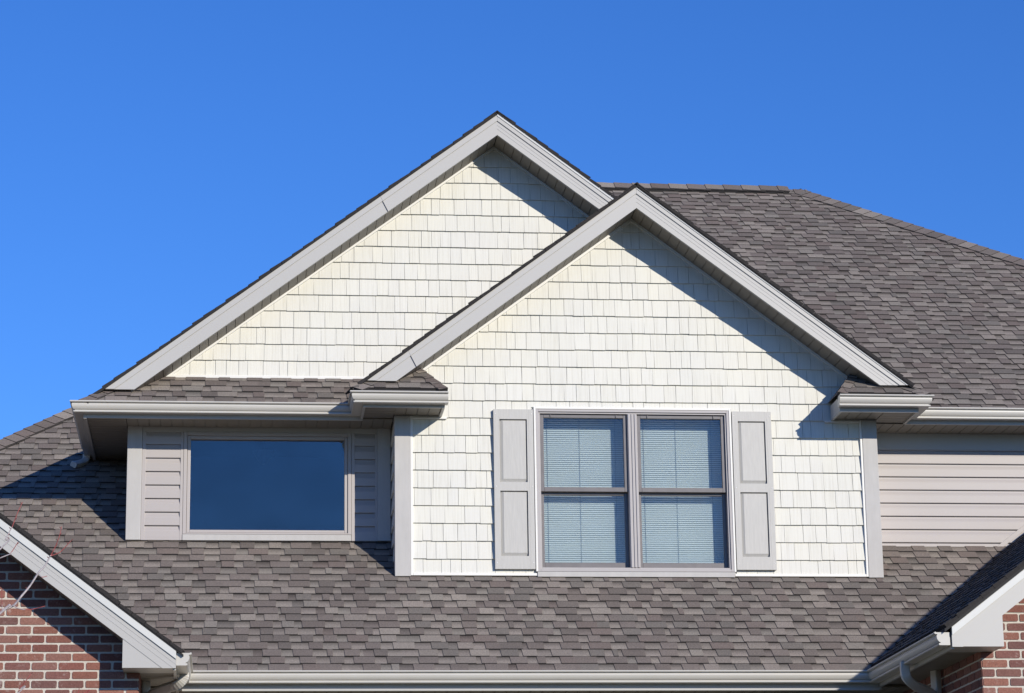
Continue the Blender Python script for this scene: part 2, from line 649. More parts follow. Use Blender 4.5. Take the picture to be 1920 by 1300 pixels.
def rake_soffit(mb, xa, za, xe, ze, y0, y1, w=0.097, gap=0.007):
    """sloping soffit under a rake from the apex (xa, za) down to (xe, ze)"""
    L = math.hypot(xe - xa, ze - za)
    tx, tz = (xe - xa) / L, (ze - za) / L
    nx, nz = -tz, tx
    if nz < 0:
        nx, nz = -nx, -nz
    s = 0.004
    while s < L:
        e = min(s + w - gap, L)
        q = [(xa + tx * s, za + tz * s), (xa + tx * e, za + tz * e)]
        mb.prism([q[0], q[1], (q[1][0] + nx * .008, q[1][1] + nz * .008), (q[0][0] + nx * .008, q[0][1] + nz * .008)], y0, y1)
        s += w
    o, t = 0.009, 0.016
    mb.prism([(xa + nx * o, za + nz * o), (xe + nx * o, ze + nz * o), (xe + nx * t, ze + nz * t), (xa + nx * t, za + nz * t)], y0, y1)

P = 0.75                       # every roof rises nine in twelve
CO, SI = 0.8, 0.6
GUT = [(0, -.004), (0, -.098), (.072, -.098), (.080, -.097), (.084, -.093), (.084, -.086), (.079, -.083), (.071, -.081), (.071, -.077), (.082, -.072), (.090, -.062), (.096, -.050), (.099, -.037), (.098, -.026), (.093, -.021), (.093, -.018), (.108, -.016), (.114, -.012), (.115, -.006), (.112, -.001), (.104, 0), (.100, -.004)]

# ------------------------------------------------------------------ setting
g = MB()
g.add([(-400, -300, 0), (400, -300, 0), (400, 900, 0), (-400, 900, 0)], [(0, 1, 2, 3)])
tag(g.build('ground', 'grass', recalc=False), kind='structure')

house = empty('house', (2.5, 24.0, 0.0))
tag(house, 'two storey suburban house with cream shake gables, grey shingle roofs and red brick wings', 'house')

YF, YL = 22.385, 22.89         # front planes of the projecting bay and of the upper storey
CX = 3.535                     # centre line of the bay

# ------------------------------------------------------------------ lower roof
LO = (0, 21.06, 4.355)
def vL(y): return (y - 21.06) / CO
r = MB()
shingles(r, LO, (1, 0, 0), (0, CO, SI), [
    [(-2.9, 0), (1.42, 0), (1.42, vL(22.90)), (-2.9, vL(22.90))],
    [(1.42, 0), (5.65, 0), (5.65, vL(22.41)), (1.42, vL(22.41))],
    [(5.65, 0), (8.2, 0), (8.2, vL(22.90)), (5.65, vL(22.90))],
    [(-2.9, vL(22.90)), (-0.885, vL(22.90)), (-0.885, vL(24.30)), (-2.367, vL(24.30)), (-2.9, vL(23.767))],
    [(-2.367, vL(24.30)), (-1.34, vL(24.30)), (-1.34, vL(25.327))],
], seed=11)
lower_roof = r.build('roof', 'shingle', house)
b = MB()
b.slab([(-5.6, 21.05, 4.335), (12, 21.05, 4.335), (12, 22.38, 5.3325), (-4.27, 22.38, 5.3325)], 0.05)
b.slab([(-4.27, 22.38, 5.3325), (-0.885, 22.38, 5.3325), (-0.885, 24.3, 6.7725), (-1.34, 24.3, 6.7725), (-1.34, 25.31, 7.53)], 0.05)
b.build('roof_deck', 'deck', lower_roof)
b = MB()
caps(b, (-3.2, 23.467, 6.16), (-1.34, 25.327, 7.555), 0.15, (0.0, -CO, -SI), (-CO, 0, -SI), 0.135, 5, 0.014, 0.026)
b.build('hip_cap', 'shingle', lower_roof)
b = MB()   # slope on the far side of the hip
b.slab([(-5.6, 25.32, 4.33), (-5.6, 21.06, 4.33), (-1.34, 25.32, 7.525)], 0.05, (0.19, 0.175, 0.17))
b.build('roof_slope', 'shingle', lower_roof)

# ------------------------------------------------------------------ upper roof
UO = (0, 22.41, 6.855)
def vU(y): return (y - 22.41) / CO
r = MB()
vr = vU(27.16)
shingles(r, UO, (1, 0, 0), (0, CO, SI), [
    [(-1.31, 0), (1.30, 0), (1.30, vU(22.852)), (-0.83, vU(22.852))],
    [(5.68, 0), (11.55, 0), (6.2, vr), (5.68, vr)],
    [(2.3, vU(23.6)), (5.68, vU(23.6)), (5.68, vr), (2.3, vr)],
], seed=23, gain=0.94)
upper_roof = r.build('roof', 'shingle', house)
b = MB()
b.slab([(5.62, 22.41, 6.835), (11.55, 22.41, 6.835), (6.2, 27.16, 10.3975), (5.62, 27.16, 10.3975)], 0.05)
b.slab([(0.6, 22.92, 7.2175), (5.62, 22.92, 7.2175), (5.62, 27.16, 10.3975), (3.44, 27.16, 10.3975)], 0.05)
b.slab([(-1.30, 22.41, 6.835), (1.3, 22.41, 6.835), (1.3, 22.88, 7.1875), (-0.83, 22.88, 7.1875)], 0.05)
b.slab([(12, 32, 6.83), (-1.3, 32, 6.83), (3.44, 27.17, 10.39), (6.2, 27.17, 10.39)], 0.05)
b.slab([(11.56, 22.4, 6.83), (12, 32, 6.83), (6.22, 27.17, 10.39)], 0.05)
b.build('roof_deck', 'deck', upper_roof)
b = MB()
caps(b, (3.3, 27.16, 10.462), (6.02, 27.16, 10.462), 0.15, (0, -CO, -SI), (0, CO, -SI), 0.20, 8, 0.0)
b.build('ridge_cap', 'shingle', upper_roof)
b = MB()   # ridge vent under the caps
b.slab([(3.3, 27.045, 10.366), (6.01, 27.045, 10.366), (6.01, 27.16, 10.452), (3.3, 27.16, 10.452)], 0.03)
b.slab([(6.01, 27.275, 10.366), (3.3, 27.275, 10.366), (3.3, 27.16, 10.452), (6.01, 27.16, 10.452)], 0.03)
b.build('ridge_vent', 'deck', upper_roof)
b = MB()
caps(b, (5.95, 27.16, 10.425), (6.24, 27.16, 10.425), 0.14, (0, -CO, -SI), (0, CO, -SI), 0.13, 9, 0.0)
caps(b, (11.5, 22.45, 6.885), (6.16, 27.19, 10.43), 0.175, (0, -CO, -SI), (CO, 0, -SI), 0.135, 7, 0.016, 0.026)
b.build('hip_cap', 'shingle', upper_roof)

# ------------------------------------------------------------------ gables (roof planes, rake boards, soffits)
def gable_roof(cx, zr, xl, xr, y0, y1, seed, name='gable_roof', left=0.022):
    """two shingled slopes running back from y0; zr is the ridge height of the shingle plane"""
    r = MB()
    for sgn, xe in ((-1, xl), (1, xr)):
        ze = zr - P * abs(xe - cx)
        L = abs(xe - cx) / CO
        D = y1 - y0
        if sgn < 0:
            shingles(r, (xe, y1, ze - left), (0, -1, 0), (CO, 0, SI), [[(0, 0), (D, 0), (D, L), (0, L)]], seed=seed, low=-0.02)
        else:
            shingles(r, (xe, y0, ze - .012), (0, 1, 0), (-CO, 0, SI), [[(0, 0), (D, 0), (D, L), (0, L)]], seed=seed + 1, low=-0.02)
    o = r.build(name, 'shingle', house)
    b = MB()
    t = 0.018
    for xe in (xl, xr):
        ze = zr - P * abs(xe - cx)
        k = 0.002 - left if xe < cx else -0.010
        b.prism([(cx, zr - .026 + k), (xe, ze - .026 + k), (xe, ze - .030 - t), (cx, zr - .030 - t)], y0 + 0.006, y1)
    b.build('roof_edge', 'deck', o)
    b = MB()
    caps(b, (cx, y0 - 0.004, zr - 0.026), (cx, y1, zr - 0.026), 0.15, (-CO, 0, -SI), (CO, 0, -SI), 0.135, seed + 5, 0.002, 0.008)
    b.build('ridge_cap', 'shingle', o)
    return o

def rake(cx, zt, drop, yr, ends, top=0.062, drip=True, joint=0.3):
    """fascia boards of a gable: ends = [(x_end, z_cut)] left then right; zt is the height of the board's top edge at the apex"""
    objs = []
    for xe, zc in ends:
        sgn = -1 if xe < cx else 1
        def line(off, x): return zt - off - P * abs(x - cx)
        def strip(o0, o1):
            q = [(cx, zt - o0), (xe, line(o0, xe)), (xe, line(o1, xe)), (cx, zt - o1)]
            return clip(q, [(cx - 50, zc), (cx + 50, zc), (cx + 50, zc + 50), (cx - 50, zc + 50)])
        b = MB()
        b.prism(strip(0.0, drop), yr, yr + 0.03)
        o = b.build('rake_board', 'fascia', house)
        b = MB()
        b.prism(strip(0.002, top), yr - 0.009, yr - 0.0005)
        b.build('shadow_board', 'fascia', o, 0.002)
        if sgn > 0:
            b = MB()
            b.prism(strip(top + 0.035, top + 0.039), yr - 0.002, yr)
            b.prism(strip(top + 0.072, top + 0.075), yr - 0.002, yr)
            b.build('seam', 'fascia', o)
        if sgn < 0:
            xj = cx - joint * abs(xe - cx)
            b = MB()
            b.prism([(xj, line(0.004, xj)), (xj + 0.002, line(0.004, xj)), (xj + 0.002 + drop * .36, line(drop, xj + drop * .36)), (xj + drop * .36, line(drop, xj + drop * .36))], yr - 0.0095, yr - 0.0005)
            b.build('seam', 'sash', o)
        if drip:
            b = MB()
            b.prism(strip(-0.009, 0.0015 if sgn < 0 else 0.016), yr - 0.015, yr - 0.0095)
            b.build('drip_edge', 'drip' if sgn > 0 else 'fascia', o)
        objs.append(o)
    return objs

# big gable: apex centre 2.347
BX, BZ = 2.354, 9.629
gable_roof(BX, BZ, -1.30, 5.1, 22.515, 26.4, 31)
YR = 22.535
rake(BX, 9.586, 0.192, YR, [(-1.17, 7.00), (4.4, 7.6)])
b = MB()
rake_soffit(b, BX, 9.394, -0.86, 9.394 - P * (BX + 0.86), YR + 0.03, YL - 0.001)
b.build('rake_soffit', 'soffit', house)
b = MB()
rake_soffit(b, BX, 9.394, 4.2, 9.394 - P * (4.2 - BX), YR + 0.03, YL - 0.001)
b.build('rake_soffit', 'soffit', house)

# bay gable
FX, FZ = 3.522, 8.800
gable_roof(FX, FZ, 1.075, 5.93, 21.995, 25.2, 41)
YRF = 22.02
rake(FX, 8.757, 0.192, YRF, [(1.12, 6.975), (5.93, 6.985)], joint=0.84)
for xe in (1.35, 5.70):
    b = MB()
    rake_soffit(b, FX, 8.571, xe, 8.571 - P * abs(xe - FX), YRF + 0.03, YF - 0.001)
    b.build('rake_soffit', 'soffit', house)

# ------------------------------------------------------------------ upper storey walls
b = MB()      # big gable wall backing and side walls
b.prism([(-0.62, 7.17), (BX, 7.17 + P * (BX + 0.62)), (5.32, 7.17)], YL, YL + 0.1)
b.build('gable_wall', 'white', house)
b = MB()
gb = [(-0.565, 7.215), (5.26, 7.215), (BX, 9.385)]
shakes(b, -0.7, 5.4, 7.19, 9.45, 7.2036, 0.1534, YL, [gb], 61)
b.build('shake_siding', 'shake', house)
b = MB()      # white edge trim of the big gable
tw, y0 = 0.034, YL - 0.030
b.prism([(BX, 9.405), (-0.62, 9.405 - P * (BX + 0.62)), (-0.62, 9.405 - tw - P * (BX + 0.62)), (BX, 9.405 - tw)], y0, YL + 0.01)
b.prism([(BX, 9.405), (4.6, 9.405 - P * (4.6 - BX)), (4.6, 9.405 - tw - P * (4.6 - BX)), (BX, 9.405 - tw)], y0, YL + 0.01)
b.box(-0.60, 1.62, y0 - 0.003, YL + 0.01, 7.178, 7.216)
b.build('edge_trim', 'white', house, 0.003)

# bay front
bay_region = [(1.56, 5.372), (2.60, 5.372), (2.60, 6.84), (1.56, 6.84)]
zt = lambda x: 8.565 - P * abs(x - FX)
b = MB()
regs = [bay_region,
        [(4.37, 5.372), (5.515, 5.372), (5.515, 6.84), (4.37, 6.84)],
        [(1.56, 6.84), (5.515, 6.84), (5.515, zt(5.515)), (FX, zt(FX)), (1.56, zt(1.56))]]
shakes(b, 1.5, 5.6, 5.36, 8.6, 5.342, 0.1552, YF, regs, 77)
b.build('shake_siding', 'shake', house)
b = MB()
b.box(1.42, 2.62, YF, YF + 0.1, 5.30, 6.83)
b.box(4.35, 5.65, YF, YF + 0.1, 5.30, 6.83)
b.prism([(1.42, 6.831), (5.65, 6.831), (5.65, zt(5.65)), (FX, zt(FX)), (1.42, zt(1.42))], YF, YF + 0.1)
b.box(2.62, 4.35, YF + 0.02, YF + 0.1, 5.30, 5.385)
b.build('bay_wall', 'white', house)
b = MB()      # white channel round the bay's shakes
tw, y0 = 0.034, YF - 0.032
for xe in (1.60, 5.47):
    b.prism([(FX, 8.575), (xe, 8.575 - P * abs(xe - FX)), (xe, 8.575 - tw - P * abs(xe - FX)), (FX, 8.575 - tw)], y0, YF + 0.01)
b.box(1.541, 1.563, y0, YF + 0.01, 5.350, 6.748)
b.box(5.510, 5.529, y0, YF + 0.01, 5.350, 6.748)
b.box(1.563, 2.629, y0, YF + 0.01, 5.350, 5.374)
b.box(4.352, 5.510, y0, YF + 0.01, 5.350, 5.374)
b.box(1.563, 1.86, y0, YF + 0.01, 6.722, 6.740)
b.box(5.20, 5.510, y0, YF + 0.01, 6.722, 6.740)
b.build('edge_trim', 'white', house, 0.003)
for x0, x1 in ((1.405, 1.540), (5.530, 5.662)):
    b = MB()
    b.box(x0, x1, YF - 0.036, YF + 0.09, 5.342, 6.748)
    b.build('corner_board', 'trim', house, 0.004)
boxes('bay_side', 'white', house, [(5.62, 5.65, YF + 0.09, YL + 0.02, 5.30, 6.80)])
b = MB()      # side wall of the bay with butt ends of the shakes
b.box(1.42, 1.45, YF + 0.09, YL + 0.02, 5.30, 6.80)
for k in range(9):
    z = 5.497 + .1552 * k - .1552
    b.add([(1.402, YF + .09, z), (1.402, YL, z), (1.416, YL, z + .15), (1.416, YF + .09, z + .15), (1.425, YF + .09, z), (1.425, YL, z), (1.425, YL, z + .15), (1.425, YF + .09, z + .15)],
          [(0, 1, 2, 3), (4, 7, 6, 5), (0, 4, 5, 1), (3, 2, 6, 7), (0, 3, 7, 4), (1, 5, 6, 2)], (0.7, 0.69, 0.63))
b.build('bay_side', 'shake', house)

# upper storey front wall: left of the bay
boxes('wall', 'lap', house, [(5.62, 10.5, YL, YL + 0.1, 5.60, 6.80), (-0.88, -0.80, YL + 0.1, 30, 5.5, 6.8), (10.4, 10.5, YL + 0.1, 30, 5.5, 6.8)])
b = MB()
b.box(-0.88, -0.41, YL, YL + 0.1, 5.70, 6.80)
b.box(1.02, 1.45, YL, YL + 0.1, 5.70, 6.80)
b.box(-0.41, 1.02, YL, YL + 0.1, 6.66, 6.80)
b.box(-0.41, 1.02, YL + 0.02, YL + 0.1, 5.66, 5.80)
b.build('wall', 'lap', house)
b = MB()
lap(b, -0.745, -0.425, 5.765, 6.70, YL)
b.build('lap_siding', 'lap', house)
b = MB()
lap(b, 1.085, 1.268, 5.765, 6.70, YL)
b.build('lap_siding', 'lap', house)
b = MB()
lap(b, 5.66, 10.4, 5.735, 6.60, YL)
b.build('lap_siding', 'lap', house)
for x0, x1, x2, x3 in ((-0.770, -0.738, -0.436, -0.412), (1.058, 1.086, 1.264, 1.285)):
    b = MB()
    b.box(x0, x1, YL - 0.026, YL + 0.005, 5.738, 6.70)
    b.box(x2, x3, YL - 0.026, YL + 0.005, 5.738, 6.70)
    b.box(x1 - 0.005, x2 + 0.005, YL - 0.024, YL + 0.005, 5.738, 5.768)
    b.build('siding_channel', 'lap', house, 0.002)
boxes('siding_channel', 'lap', house, [(5.662, 10.4, YL - 0.024, YL + 0.005, 5.708, 5.738)], 0.002)
boxes('frieze_board', 'fascia', house, [(-0.770, 1.285, YL - 0.022, YL + 0.003, 6.70, 6.765),
      (5.662, 10.4, YL - 0.026, YL + 0.003, 6.60, 6.765)], 0.003)
for x0, x1 in ((-0.899, -0.771), (1.285, 1.401)):
    b = MB()
    b.box(x0, x1, YL - 0.034, YL + 0.05, 5.738, 6.75)
    b.build('corner_board', 'trim', house, 0.004)

# ------------------------------------------------------------------ eaves of the upper storey
FY = 22.462                    # face of the upper fascia
boxes('fascia', 'fascia', house, [(-1.235, 1.135, FY, FY + 0.025, 6.728, 6.850),
      (5.955, 11.5, FY, FY + 0.025, 6.740, 6.850), (-1.262, -1.236, FY, 26.5, 6.722, 6.850)])
b = MB()
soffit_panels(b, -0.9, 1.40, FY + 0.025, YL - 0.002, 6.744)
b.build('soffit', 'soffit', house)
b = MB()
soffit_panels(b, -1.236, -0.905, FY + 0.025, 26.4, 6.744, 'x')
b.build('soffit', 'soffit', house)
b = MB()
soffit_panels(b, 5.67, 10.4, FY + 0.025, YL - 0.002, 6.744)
b.build('soffit', 'soffit', house)

def eave_return(mir):
    """small hipped roof and boxed eave where a rake of the bay comes down; mir=1 left, -1 right"""
    def X(x): return x if mir == 1 else 2 * CX - x
    fy = 21.998
    xl, xr = 1.115, 1.815
    b = MB()
    a0, a1 = sorted((X(xl), X(xr)))
    b.box(a0, a1, fy, fy + 0.022, 6.738, 6.885)
    b.build('fascia', 'fascia', house)
    b = MB()
    s0, s1 = sorted((X(xl), X(xl + .022)))
    b.box(s0, s1, fy + 0.022, FY + 0.0, 6.738, 6.885)
    b.build('fascia', 'fascia', house)
    b = MB()
    e0, e1 = sorted((X(xr - .022), X(xr)))
    b.prism([(e0, 6.738), (e1, 6.738), (e1, 6.87), (e0, 6.87)], fy + 0.022, YF - 0.034)
    b.build('fascia', 'fascia', house)
    b = MB()
    p0, p1 = sorted((X(1.403), X(xr - .022)))
    soffit_panels(b, p0, p1, fy + 0.022, YF - 0.034, 6.752)
    q0, q1 = sorted((X(xl + .022), X(1.40)))
    soffit_panels(b, q0, q1, fy + 0.022, FY, 6.752, 'x')
    b.build('soffit', 'soffit', house)
    # roof planes
    ze, yf = 6.890, 21.945
    A, Bc = X(1.025), X(1.832)          # eave corners
    T = (X(1.575), YF, ze + P * (YF - yf))
    r = MB()
    hl = (X(1.025 + (YF - yf)), YF)     # left hip reaches the wall here (45 degrees)
    if mir == 1:
        poly = [(A, 0), (Bc, 0), (T[0], (YF - yf) / CO), (hl[0], (YF - yf) / CO)]
    else:
        poly = [(Bc, 0), (A, 0), (hl[0], (YF - yf) / CO), (T[0], (YF - yf) / CO)]
    shingles(r, (0, yf, ze), (1, 0, 0), (0, CO, SI), [poly], seed=91 + mir, gain=0.9)
    c = (0.16, 0.145, 0.14)
    r.add([(Bc, yf, ze), (Bc, YF, ze + .01), T], [(0, 1, 2)], c)
    zz = ze + P * 1.0
    r.slab([(A, yf, ze), (X(1.025 + 1.0), yf + 1.0, zz), (A, yf + 1.0, ze)][::mir], 0.012, c)
    o = r.build('return_roof', 'shingle', house)
    b = MB()
    caps(b, (Bc, yf + .005, ze), T, 0.085, (0, -CO, -SI), ((X(1.832) - X(1.025)) * 0.2, 0, -0.75), 0.125, 17, 0.0)
    caps(b, (A, yf + .005, ze), (X(1.025 + .36), yf + .36, ze + .27), 0.11, (0, -CO, -SI), (X(1.025) - X(1.832), 0, -0.6), 0.125, 19, 0.0)
    b.build('hip_cap', 'shingle', o)
    b = MB()
    b.prism([(min(A, Bc) + .004, ze - .03), (max(A, Bc) - .004, ze - .03), (max(A, Bc) - .004, ze - .008), (min(A, Bc) + .004, ze - .008)], yf + .006, yf + .06)
    b.build('roof_edge', 'deck', o)
eave_return(1)
eave_return(-1)
b = MB()
caps(b, (-1.30, 22.415, 6.862), (-0.98, 22.735, 7.10), 0.10, (0, -CO, -SI), (-CO, 0, -SI), 0.13, 27, 0.0)
b.build('hip_cap', 'shingle', upper_roof)

b = MB()
b.sweep(GUT, [(-1.262, 24.26), (-1.262, FY), (1.115, FY), (1.115, 21.998), (1.838, 21.998)], 1, 6.858)
g1 = b.build('gutter', 'gutter', house)
# the two straight runs sit on slightly different levels, as they do on the house
b = MB()
b.sweep(GUT, [(5.238, 21.998), (5.957, 21.998), (5.957, FY), (11.5, FY)], 1, 6.872)
g2 = b.build('gutter', 'gutter', house)

# ------------------------------------------------------------------ picture window (left) and its dark room
win = empty('window', (0.32, YL, 5.79))
win.parent = house
win.location = Vector((0.32, YL, 5.79)) - house.location
def frame_box(mb, x0, x1, z0, z1, w, y0, y1, wb=None):
    wb = wb or w
    mb.box(x0, x0 + w, y0, y1, z0, z1)
    mb.box(x1 - w, x1, y0, y1, z0, z1)
    mb.box(x0 + w, x1 - w, y0, y1, z1 - w, z1)
    mb.box(x0 + w, x1 - w, y0, y1, z0, z0 + wb)
b = MB()
frame_box(b, -0.410, 1.056, 5.792, 6.700, 0.030, YL - 0.030, YL + 0.08, 0.014)
b.build('frame', 'lap', win, 0.003)
b = MB()
frame_box(b, -0.378, 1.024, 5.808, 6.668, 0.028, YL - 0.018, YL + 0.08, 0.024)
b.build('sash', 'lap', win, 0.004)
b = MB()
b.box(-0.351, 0.997, YL + 0.012, YL + 0.018, 5.831, 6.641)
b.build('glass', 'glassP', win)
b = MB()
b.box(-0.411, 1.055, YL - 0.034, YL + 0.02, 5.736, 5.790)
b.build('sill', 'trim', win, 0.003)
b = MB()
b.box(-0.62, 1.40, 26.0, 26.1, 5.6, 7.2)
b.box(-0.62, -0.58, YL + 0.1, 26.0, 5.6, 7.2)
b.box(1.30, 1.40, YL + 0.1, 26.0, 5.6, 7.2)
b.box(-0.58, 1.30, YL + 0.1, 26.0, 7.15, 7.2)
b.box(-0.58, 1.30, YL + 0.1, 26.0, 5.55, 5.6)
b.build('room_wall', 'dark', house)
ch = empty('chandelier', (0.31, 24.5, 6.72))
tag(ch, 'small dark chandelier faintly seen through the wide picture window', 'chandelier')
b = MB()
b.tube([(0.31, 24.5, 6.88), (0.31, 24.5, 7.149)], 0.006)
b.build('stem', 'bronze', ch)
b = MB()
n = 14
for k, (rr, z) in enumerate([(0.02, 6.76), (0.05, 6.785), (0.085, 6.83), (0.10, 6.87), (0.10, 6.885)]):
    b.v += [(0.31 + rr * math.cos(2 * math.pi * i / n), 24.5 + rr * math.sin(2 * math.pi * i / n), z) for i in range(n)]
    b.c += [(1, 1, 1)] * n
b.f += [(r_ * n + i, r_ * n + (i + 1) % n, (r_ + 1) * n + (i + 1) % n, (r_ + 1) * n + i) for r_ in range(4) for i in range(n)]
b.f.append(tuple(range(n)))
b.f.append(tuple(4 * n + i for i in range(n)))
b.build('bowl', 'bronze', ch)

# ------------------------------------------------------------------ twin double hung window of the bay
tw = empty('window', (3.49, YF, 5.35))
tw.parent = house
tw.location = Vector((3.49, YF, 5.35)) - house.location
b = MB()
b.box(2.618, 2.636, YF - 0.045, YF + 0.02, 5.386, 6.838)
b.box(4.343, 4.361, YF - 0.045, YF + 0.02, 5.386, 6.838)
b.box(2.636, 4.343, YF - 0.045, YF + 0.02, 6.818, 6.838)
b.build('casing', 'white', tw, 0.002)
b = MB()
frame_box(b, 2.637, 4.342, 5.387, 6.817, 0.022, YF - 0.040, YF + 0.10)
frame_box(b, 2.6595, 4.3195, 5.4095, 6.7945, 0.014, YF - 0.028, YF + 0.10)
b.box(3.441, 3.527, YF - 0.030, YF + 0.10, 5.424, 6.780)
b.box(3.447, 3.464, YF - 0.038, YF - 0.0305, 5.424, 6.780)
b.box(3.476, 3.492, YF - 0.038, YF - 0.0305, 5.424, 6.780)
b.box(3.504, 3.521, YF - 0.038, YF - 0.0305, 5.424, 6.780)
b.build('frame', 'frame', tw, 0.002)
b = MB()
b.box(2.630, 4.349, YF - 0.042, YF + 0.02, 5.340, 5.385)
b.build('sill', 'trim', tw, 0.003)
for x0, x1 in ((2.6745, 3.4405), (3.5275, 4.3045)):
    b = MB()
    frame_box(b, x0, x1, 6.092, 6.779, 0.032, YF - 0.008, YF + 0.03, 0.040)
    b.box(x0 + .09, x0 + .098, YF - 0.016, YF - 0.008, 6.752, 6.779)
    b.box(x1 - .10, x1 - .092, YF - 0.016, YF - 0.008, 6.752, 6.779)
    b.build('sash', 'sash', tw, 0.003)
    b = MB()
    frame_box(b, x0, x1, 5.425, 6.098, 0.030, YF + 0.034, YF + 0.068, 0.052)
    b.build('sash', 'sash', tw, 0.003)
    b = MB()
    b.box(x0 + .031, x1 - .031, YF + 0.008, YF + 0.012, 6.131, 6.748)
    b.build('glass', 'glassD', tw)
    b = MB()
    b.box(x0 + .029, x1 - .029, YF + 0.046, YF + 0.050, 5.476, 6.069)
    b.build('glass', 'glassD', tw)
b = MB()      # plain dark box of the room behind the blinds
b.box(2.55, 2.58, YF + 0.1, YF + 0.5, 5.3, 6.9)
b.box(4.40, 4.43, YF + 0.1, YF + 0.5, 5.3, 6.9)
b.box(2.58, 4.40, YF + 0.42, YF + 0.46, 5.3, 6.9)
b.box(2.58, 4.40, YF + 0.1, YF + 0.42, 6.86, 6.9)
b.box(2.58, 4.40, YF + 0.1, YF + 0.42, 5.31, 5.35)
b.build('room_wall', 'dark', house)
b0 = None
for x0, x1, lab in ((2.668, 3.447, 'closed white mini blind behind the left pair of sashes, next to the left shutter'),
                    (3.521, 4.311, 'closed white mini blind behind the right pair of sashes, next to the right shutter')):
    bl = empty('window_blind', ((x0 + x1) / 2, YF + 0.15, 5.42))
    tag(bl, lab, 'blind', 'mini blinds of the twin window')
    b = MB()
    b.box(x0, x1, YF + 0.135, YF + 0.165, 6.78, 6.82)
    b.build('headrail', 'blind', bl)
    b = MB()
    z = 5.44
    rnd = random.Random(5)
    while z < 6.78:
        j = 0.0
        yb = YF + 0.145
        pr = [(yb - .0030, z), (yb - .0046, z + .008 + j), (yb + .0012, z + .0132 + j), (yb + .0050, z + .0168 + j)]
        v = [(x0, y_, z_) for y_, z_ in pr] + [(x1, y_, z_) for y_, z_ in pr]
        b.add(v, [(0, 4, 5, 1), (1, 5, 6, 2), (2, 6, 7, 3)])
        z += 0.0185
    b.build('slats', 'blind', bl, recalc=False)
    for fx in (0.085, 0.37, 0.685):
        b = MB()
        b.tube([(x0 + fx, YF + 0.137, 5.44), (x0 + fx, YF + 0.137, 6.79)], 0.0018, 5)
        b.build('cord', 'cord', bl)

# ------------------------------------------------------------------ shutters
def shutter(x0, x1, z0, z1):
    s = empty('shutter', ((x0 + x1) / 2, YF - 0.03, z0))
    s.parent = house
    s.location = Vector(((x0 + x1) / 2, YF - 0.03, z0)) - house.location
    yb, yf = YF - 0.020, YF - 0.050
    xl, xr = x0 + 0.052, x1 - 0.056
    zs = [(z1 - 0.088, z1 - 0.645), (z1 - 0.722, z0 + 0.113)]
    b = MB()
    b.box(x0, xl, yf, yb, z0, z1)
    b.box(xr, x1, yf, yb, z0, z1)
    b.box(xl, xr, yf, yb, zs[0][0], z1)
    b.box(xl, xr, yf, yb, zs[1][0], zs[0][1])
    b.box(xl, xr, yf, yb, z0, zs[1][1])
    b.box(xr + .016, xr + .0195, yf - .001, yf, z0 + .004, z1 - .004)
    b.build('frame', 'shutter', s, 0.003)
    for zt_, zb_ in zs:
        b = MB()
        w = 0.030
        o = [(xl, zb_), (xr, zb_), (xr, zt_), (xl, zt_)]
        i = [(xl + w, zb_ + w), (xr - .012, zb_ + w), (xr - .012, zt_ - .012), (xl + w, zt_ - .012)]
        v = [(x, yb - .003, z) for x, z in o] + [(x, yf + .011, z) for x, z in i]
        b.add(v, [(4, 5, 6, 7), (0, 1, 5, 4), (1, 2, 6, 5), (2, 3, 7, 6), (3, 0, 4, 7)])
        b.add([(x, yb, z) for x, z in o], [(0, 1, 2, 3)])
        b.build('panel', 'shutter', s)
    for xs in (x0 + 0.016, x1 - 0.016):
        for z in (z1 - 0.04, (zs[0][1] + zs[1][0]) / 2, z0 + 0.055):
            b = MB()
            n = 8
            b.add([(xs + .0055 * math.cos(2 * math.pi * k / n), yf - .0003, z + .0055 * math.sin(2 * math.pi * k / n)) for k in range(n)] + [(xs, yf - .005, z)],
                  [(k, (k + 1) % n, n) for k in range(n)])
            b.build('screw', 'screw', s, smooth=True)
shutter(2.265, 2.612, 5.405, 6.810)
shutter(4.367, 4.716, 5.405, 6.810)

# ------------------------------------------------------------------ lower eaves and main lower wall
b = MB()
b.box(-0.41, 5.28, 21.10, 21.125, 4.215, 4.35)
b.build('fascia', 'fascia', house)
b = MB()
b.box(-0.36, 5.26, 21.078, 21.0995, 4.208, 4.224)
b.build('fascia_lip', 'fascia', house)
b = MB()
soffit_panels(b, -0.66, 5.55, 21.125, 21.56, 4.235)
b.build('soffit', 'soffit', house)
b = MB()
b.sweep(GUT, [(-0.388, 19.965), (-0.388, 21.098), (5.250, 21.098), (5.250, 18.865)], 1, 4.360)
g3 = b.build('gutter', 'gutter', house)
b = MB()
b.box(-0.7, 5.6, 21.56, 21.66, 0.0, 4.3)
b.build('wall', 'mortar', house)

